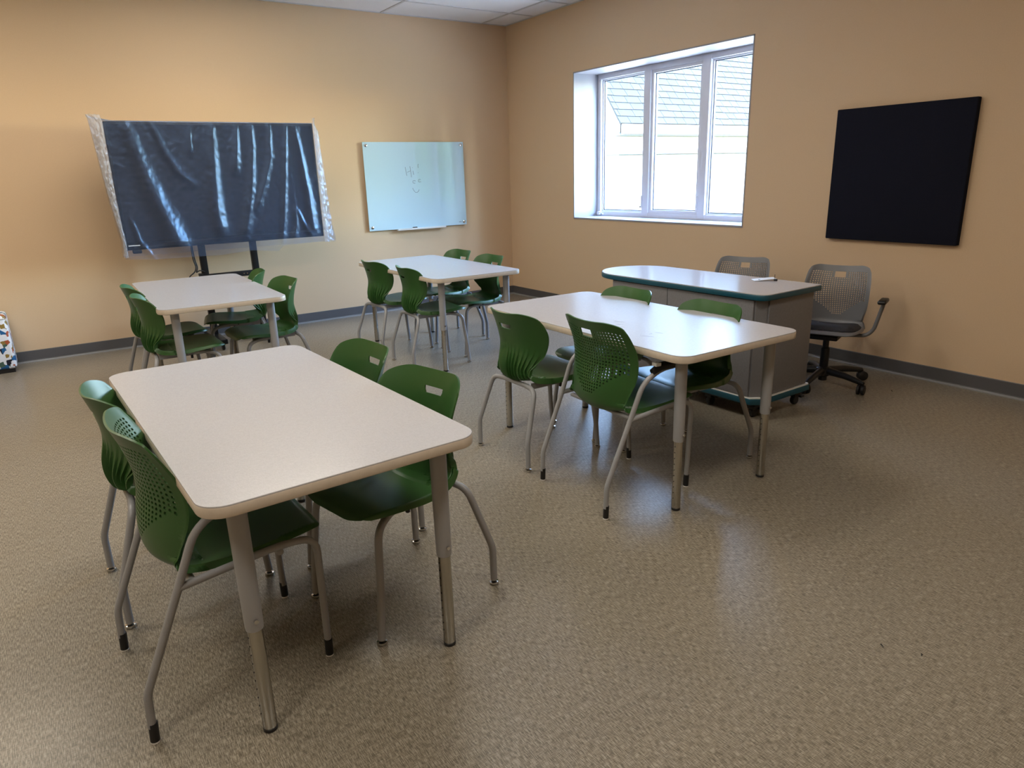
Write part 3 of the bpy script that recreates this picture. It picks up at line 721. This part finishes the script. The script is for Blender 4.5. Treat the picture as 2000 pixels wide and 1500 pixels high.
MB().add([(-.075, -.03, .001), (.06, -.03, .012), (.06, .05, .012), (-.075, .05, .001), (-.075, -.03, .003), (.06, -.03, .014), (.06, .05, .014), (-.075, .05, .003)], [(3, 2, 1, 0), (4, 5, 6, 7), (0, 1, 5, 4), (1, 2, 6, 5), (2, 3, 7, 6), (3, 0, 4, 7)]).build('card', 'white', nt_)
MB().box((.045, -.036, 0), (.064, -.018, .012), .002).build('clip', 'black', nt_)
MB().tube([(.05, -.025, .012), (.05, -.022, .040)], .0015, 6).build('clip_wire', 'black', nt_)
MB().box((-.045, -.01, .0062), (-.035, .002, .0072)).build('printed_mark', 'black', nt_)

# ------------------------------------------------------------------ wall panel and whiteboard
MB_p = MB().box((-.046, -5.110, .922), (-.001, -4.203, 1.812), .006).build('acoustic_panel', 'felt', None, 40)
tag(MB_p, 'square dark navy fabric panel on the right wall', 'wall panel')
wb = thing('whiteboard', (-1.88, -.001, .9), 0, 'frameless pale blue glass whiteboard on the back wall', 'whiteboard')
MB().box((0, -.036, 0), (1.219, -.030, .914), .0015).build('glass_panel', 'board', wb)
MB().box((.03, -.030, .03), (1.19, -.0285, .885)).build('backing', 'white', wb)
for x, z in ((.036, .880), (1.182, .880), (.036, .034), (1.182, .034)):
    MB().lathe([(.010, 0), (.010, -.036), (.016, -.036), (.016, -.042), (.012, -.044)], 20, (x, 0, z), 'y').build('standoff', 'bright', wb, 40)
tr = MB(); tr.box((.32, -.075, -.012), (.92, -.036, -.004), .002); tr.box((.32, -.078, -.012), (.92, -.074, .006), .001); tr.build('marker_tray', 'white', wb, 40)
STROKES = [[(-1.405, 1.555), (-1.399, 1.516), (-1.392, 1.465)], [(-1.347, 1.563), (-1.343, 1.522), (-1.336, 1.447)], [(-1.384, 1.498), (-1.364, 1.509), (-1.345, 1.514)], [(-1.318, 1.548), (-1.314, 1.546)],
           [(-1.314, 1.514), (-1.307, 1.472)], [(-1.244, 1.586), (-1.251, 1.565), (-1.247, 1.544)], [(-1.253, 1.493), (-1.249, 1.491)], [(-1.29, 1.404), (-1.301, 1.414), (-1.32, 1.411), (-1.327, 1.396), (-1.318, 1.383), (-1.296, 1.384)],
           [(-1.228, 1.418), (-1.241, 1.425), (-1.255, 1.417), (-1.258, 1.403), (-1.246, 1.392), (-1.224, 1.397)], [(-1.309, 1.402), (-1.306, 1.398)], [(-1.241, 1.414), (-1.239, 1.41)],
           [(-1.332, 1.333), (-1.324, 1.313), (-1.303, 1.286), (-1.277, 1.284), (-1.261, 1.298), (-1.252, 1.314)]]
for st in STROKES:
    MB().tube([(x+1.88, -.0362, z-.9) for x, z in st], .0019, 6, .01 if len(st) > 2 else 0).build('marker_stroke', 'marker', wb)
for k, (x, w) in enumerate(((1.118, .012), (1.132, .006), (1.14, .010))): MB().box((x, -.0366, .030), (x+w, -.0359, .036)).build('maker_mark', 'marker', wb)
mk = MB(); mk.tube([(-1.372, -.056, .906), (-1.318, -.056, .906)], .009, 12); tag(mk.build('marker_pen', 'black', None, 40), 'short black marker lying on the whiteboard tray', 'marker')

# ------------------------------------------------------------------ covered display on its stand
dv = thing('display_screen', (-3.412, -.50, 0), 0, 'large dark display screen wrapped in clear plastic, on a black stand', 'display')
hx, z0, z1 = .858, .925, 1.951
MB().box((-hx, 0, z0), (hx, .065, z1), .006).build('housing', 'bezel', dv, 40)
MB().box((-hx+.02, -.003, z0+.065), (hx-.02, .003, z1-.022)).build('screen_glass', 'screen', dv)
MB().box((-hx+.06, -.006, z0+.016), (hx-.06, .001, z0+.05), .002).build('control_strip', 'screen', dv, 40)
MB().box((-hx+.02, -.008, z0+.034), (-hx+.108, .0, z0+.042)).build('light_strip', 'white', dv)
MB().box((-hx+.045, -.004, z0-.03), (-hx+.115, .05, z0+.002), .008).build('sensor_box', 'bezel', dv, 40)
MB().box((-.40, .065, 1.15), (.40, .085, 1.75), .004).build('mount_plate', 'bezel', dv, 40)
st_ = thing('display_stand', (-3.435, -.385, 0), 0, 'black rolling stand with two posts carrying the wrapped display', 'stand')
for x in (-.226, .226):
    pz = MB().box((x-.029, -.022, .09), (x+.029, .022, 1.75), .003).build('post', 'bezel', st_, 40)
    MB().box((x-.04, -.335, .055), (x+.04, .30, .10), .006).build('base_leg', 'bezel', st_, 40)
    for y in (-.30, .265):
        MB().lathe([(.006, -.012), (.026, -.012), (.03, -.007), (.03, .007), (.026, .012), (.006, .012)], 18, (x, y, .030), 'x').build('caster', 'black', st_, 40)
    cl = MB(); s = 1 if x > 0 else -1
    cl.box((x+s*.026, -.03, .56), (x+s*.05, .03, .66), .004); cl.build('clamp', 'bezel', st_, 40)
MB().box((-.226, -.012, .605), (.226, .012, .655), .003).build('cross_bar', 'bezel', st_, 40)
MB().box((-.226, -.012, .36), (.226, .012, .405), .003).build('cross_bar', 'bezel', st_, 40)
MB().box((-.25, -.20, .415), (.25, .0, .43), .003).build('shelf', 'bezel', st_, 40)
for x in (-.06, -.03): MB().lathe([(.006, -.014), (.006, -.0125)], 10, (x+.17, 0, .63), 'y').build('bolt', 'bright', st_)
for k, (dx, pts) in enumerate(((0, [(-3.752, -.42, .93), (-3.752, -.42, .80), (-3.735, -.42, .73), (-3.752, -.42, .685), (-3.81, -.42, .65), (-3.80, -.40, .45), (-3.66, -.40, .30)]), (1, [(-3.742, -.415, .93), (-3.738, -.415, .80), (-3.722, -.415, .72), (-3.745, -.415, .675), (-3.71, -.415, .70), (-3.665, -.415, .68)]))):
    tag(MB().tube(pts, .0055, 8, .05).build('power_cable', 'black', None, 60), ['black cable hanging below the display, looping left towards the floor', 'black cable below the display curling to the left post'][k], 'cable', 'cables under the display')

# plastic bag over the display: one draped sheet, front hem - over the top - back hem
FOLDS = [(.046, [(-4.112, 1.95), (-4.081, 1.765), (-4.033, 1.538), (-3.98, 1.328), (-3.913, 1.122), (-3.851, .90)]), (.022, [(-3.916, 1.94), (-3.86, 1.73), (-3.777, 1.556), (-3.679, 1.447)]),
         (.032, [(-3.449, 1.95), (-3.48, 1.644), (-3.506, 1.344), (-3.509, 1.159), (-3.504, 1.0)]), (.018, [(-3.245, 1.94), (-3.27, 1.726), (-3.301, 1.54)]),
         (.022, [(-3.123, 1.95), (-3.129, 1.762), (-3.178, 1.443), (-3.227, 1.219), (-3.296, .97)]), (.017, [(-2.956, 1.94), (-2.987, 1.638), (-3.058, 1.439), (-3.164, 1.2)]),
         (.014, [(-2.805, 1.95), (-2.865, 1.51), (-2.92, 1.126), (-2.98, .83)]), (.022, [(-2.734, 1.95), (-2.694, 1.595), (-2.671, 1.323), (-2.656, .93)]),
         (.014, [(-2.81, 1.21), (-2.814, 1.053), (-2.857, .90)]), (.014, [(-2.796, 1.21), (-2.744, 1.062), (-2.674, .91)]), (.012, [(-3.634, 1.93), (-3.653, 1.70)]), (.014, [(-4.20, 1.2), (-4.16, 1.0), (-4.07, .83)])]
def fold(x, z):
    y = 0
    for w, pl in FOLDS:
        if pl[-1][1]-.05 < z < pl[0][1]+.02:
            for a, b in zip(pl, pl[1:]):
                if b[1] <= z <= a[1] or (a is pl[0] and z > a[1]) or (b is pl[-1] and z < b[1]):
                    t = max(0, min(1, (a[1]-z)/(a[1]-b[1]))); xc = a[0]+(b[0]-a[0])*t
                    g = max(0, min(1, (z-pl[-1][1]+.05)/.12))*min(1, (pl[0][1]+.02-z)/.10+.25)
                    ww = w*1.7*(.6+.6*(pl[0][1]-z)/max(.2, pl[0][1]-pl[-1][1])); d = (x-xc)/ww
                    y += .56*ww*g*math.exp(-d*d); break
    return y
def edge_tab(tab, z):
    for a, b in zip(tab, tab[1:]):
        if a[0] >= z >= b[0]: t = (a[0]-z)/(a[0]-b[0]); return a[1]+(b[1]-a[1])*t
    return tab[0][1] if z > tab[0][0] else tab[-1][1]
LE = [(2.0, -4.385), (1.951, -4.368), (1.763, -4.356), (1.344, -4.325), (1.011, -4.288), (.862, -4.292), (.7, -4.29)]
RE = [(2.0, -2.535), (1.946, -2.540), (1.87, -2.503), (1.4, -2.47), (1.02, -2.445), (.875, -2.425), (.7, -2.42)]
HEM = [(-4.29, .855), (-4.08, .835), (-3.8, .832), (-3.53, .826), (-3.25, .845), (-3.01, .818), (-2.96, .865), (-2.7, .872), (-2.42, .875)]
def hem(x):
    for a, b in zip(HEM, HEM[1:]):
        if a[0] <= x <= b[0]: t = (x-a[0])/(b[0]-a[0]); return a[1]+(b[1]-a[1])*t
    return HEM[0][1] if x < HEM[0][0] else HEM[-1][1]
def film():
    NX, NZ, NB = 230, 130, 30; V = []; F = []
    def top(x): return 1.957+max(0, (-4.20-x)/.185)**1.3*.042
    rows = NZ+1+4+NB+1
    for j in range(rows):
        for i in range(NX+1):
            a = i/NX
            if j <= NZ:
                z = .84+(1.957-.84)*j/NZ; front = 1
            elif j <= NZ+4: z = 1.957; front = 1-2*(j-NZ)/5
            else: z = 1.957-(1.957-.86)*(j-NZ-5)/NB; front = -1
            l, r_ = edge_tab(LE, z), edge_tab(RE, z); x = l+(r_-l)*a
            if j <= NZ: h = hem(x); tz = top(x); z2 = h+(tz-h)*j/NZ
            else: z2 = z+(top(x)-1.957)*max(0, (z-1.6)/.357)
            nz = noise.noise(Vector((x*9, z*6, front*3)))*.006+noise.noise(Vector((x*28, z*22, front)))*.0035+noise.noise(Vector((x*70, z*55, 5)))*.0012
            out = max(0, max(-4.275-x, x+2.548)); k = min(1, out/.10)
            under = max(0, min(1, (.925-z2)/.05)) if j <= NZ else 0
            yf = -.508-fold(x, z2)-abs(nz)*.8
            yb = -.33+nz*2
            y = yf if front == 1 else (yb if front == -1 else yf+(yb-yf)*(1-front)/2)
            if front in (1, -1): y = y*(1-k)+(-.46+nz*2.5+ (0 if front == 1 else .012))*k
            if k > 0: y += noise.noise(Vector((x*40, z*30, 9)))*.012*k
            V.append((x, y, z2))
    for j in range(rows-1):
        for i in range(NX): p = j*(NX+1)+i; F.append((p, p+1, p+NX+2, p+NX+1))
    me = bpy.data.meshes.new('plastic_cover'); me.from_pydata(V, [], F); me.materials.append(M['film']); me.shade_smooth()
    o = bpy.data.objects.new('plastic_cover', me); COL.objects.link(o)
    tag(o, 'crinkled clear plastic bag draped over the display screen', 'plastic cover')
    def strip(name, fx, n1, n2, seed):
        V = []; F = []
        for j in range(n1+1):
            z = 2.0-(2.0-.87)*j/n1; x0, x1 = fx(z)
            for i in range(n2+1):
                a = i/n2; q = Vector((a*5+seed, z*24, seed)); c = noise.noise(q)*.016+noise.noise(q*2.7)*.008
                V.append((x0+(x1-x0)*a+noise.noise(q*1.7)*.006*(0 < i < n2), -.515-c-.02*math.sin(a*PI), z+noise.noise(q*1.3)*.008))
        for j in range(n1):
            for i in range(n2): p = j*(n2+1)+i; F.append((p, p+1, p+n2+2, p+n2+1))
        me = bpy.data.meshes.new(name); me.from_pydata(V, [], F); me.materials.append(M['film_gathered']); me.shade_smooth()
        p = bpy.data.objects.new(name, me); COL.objects.link(p); p.parent = o
    strip('gathered_edge', lambda z: (edge_tab(LE, z), min(-4.255, edge_tab(LE, z)+.10*max(.25, (z-.75)/1.25))), 150, 22, 1.3)
    strip('gathered_edge', lambda z: (-2.556, min(edge_tab(RE, z), -2.556+.05)), 110, 10, 6.1)
film()

# ------------------------------------------------------------------ ottoman and floor litter
ot = thing('ottoman', (-5.44, -.185, 0), 0, 'white ottoman with colourful geometric print at the left edge by the wall', 'ottoman')
MB().box((-.235, -.145, .032), (.235, .145, .478), .028).build('upholstery', 'print', ot, 50)
MB().tube([(-.225, -.147, .45), (.225, -.147, .45)], .004, 8).build('piping', 'white', ot, 50)
MB().box((-.215, -.125, 0), (.215, .125, .034)).build('plinth', 'black', ot)
for k, (x, y, l_, a, lab) in enumerate(((-4.271, -4.572, .022, .4, 'small dark crumb on the floor under the nearest table'), (-2.909, -6.436, .008, 0, 'tiny black speck on the open floor at the lower right'), (-2.962, -6.34, .014, 1.2, 'thin dark fibre on the open floor at the lower right'), (-.414, -5.015, .02, 1.0, 'thin dark fibre on the floor by the swivel chair'))):
    c, s = math.cos(a), math.sin(a)
    tag(MB().tube([(x-c*l_/2, y-s*l_/2, .0015), (x+.003, y+.004, .003), (x+c*l_/2, y+s*l_/2, .0015)], [.001, .0022, .001], 6).build('floor_crumb', 'bark' if k == 0 else 'black', None), lab, 'debris')
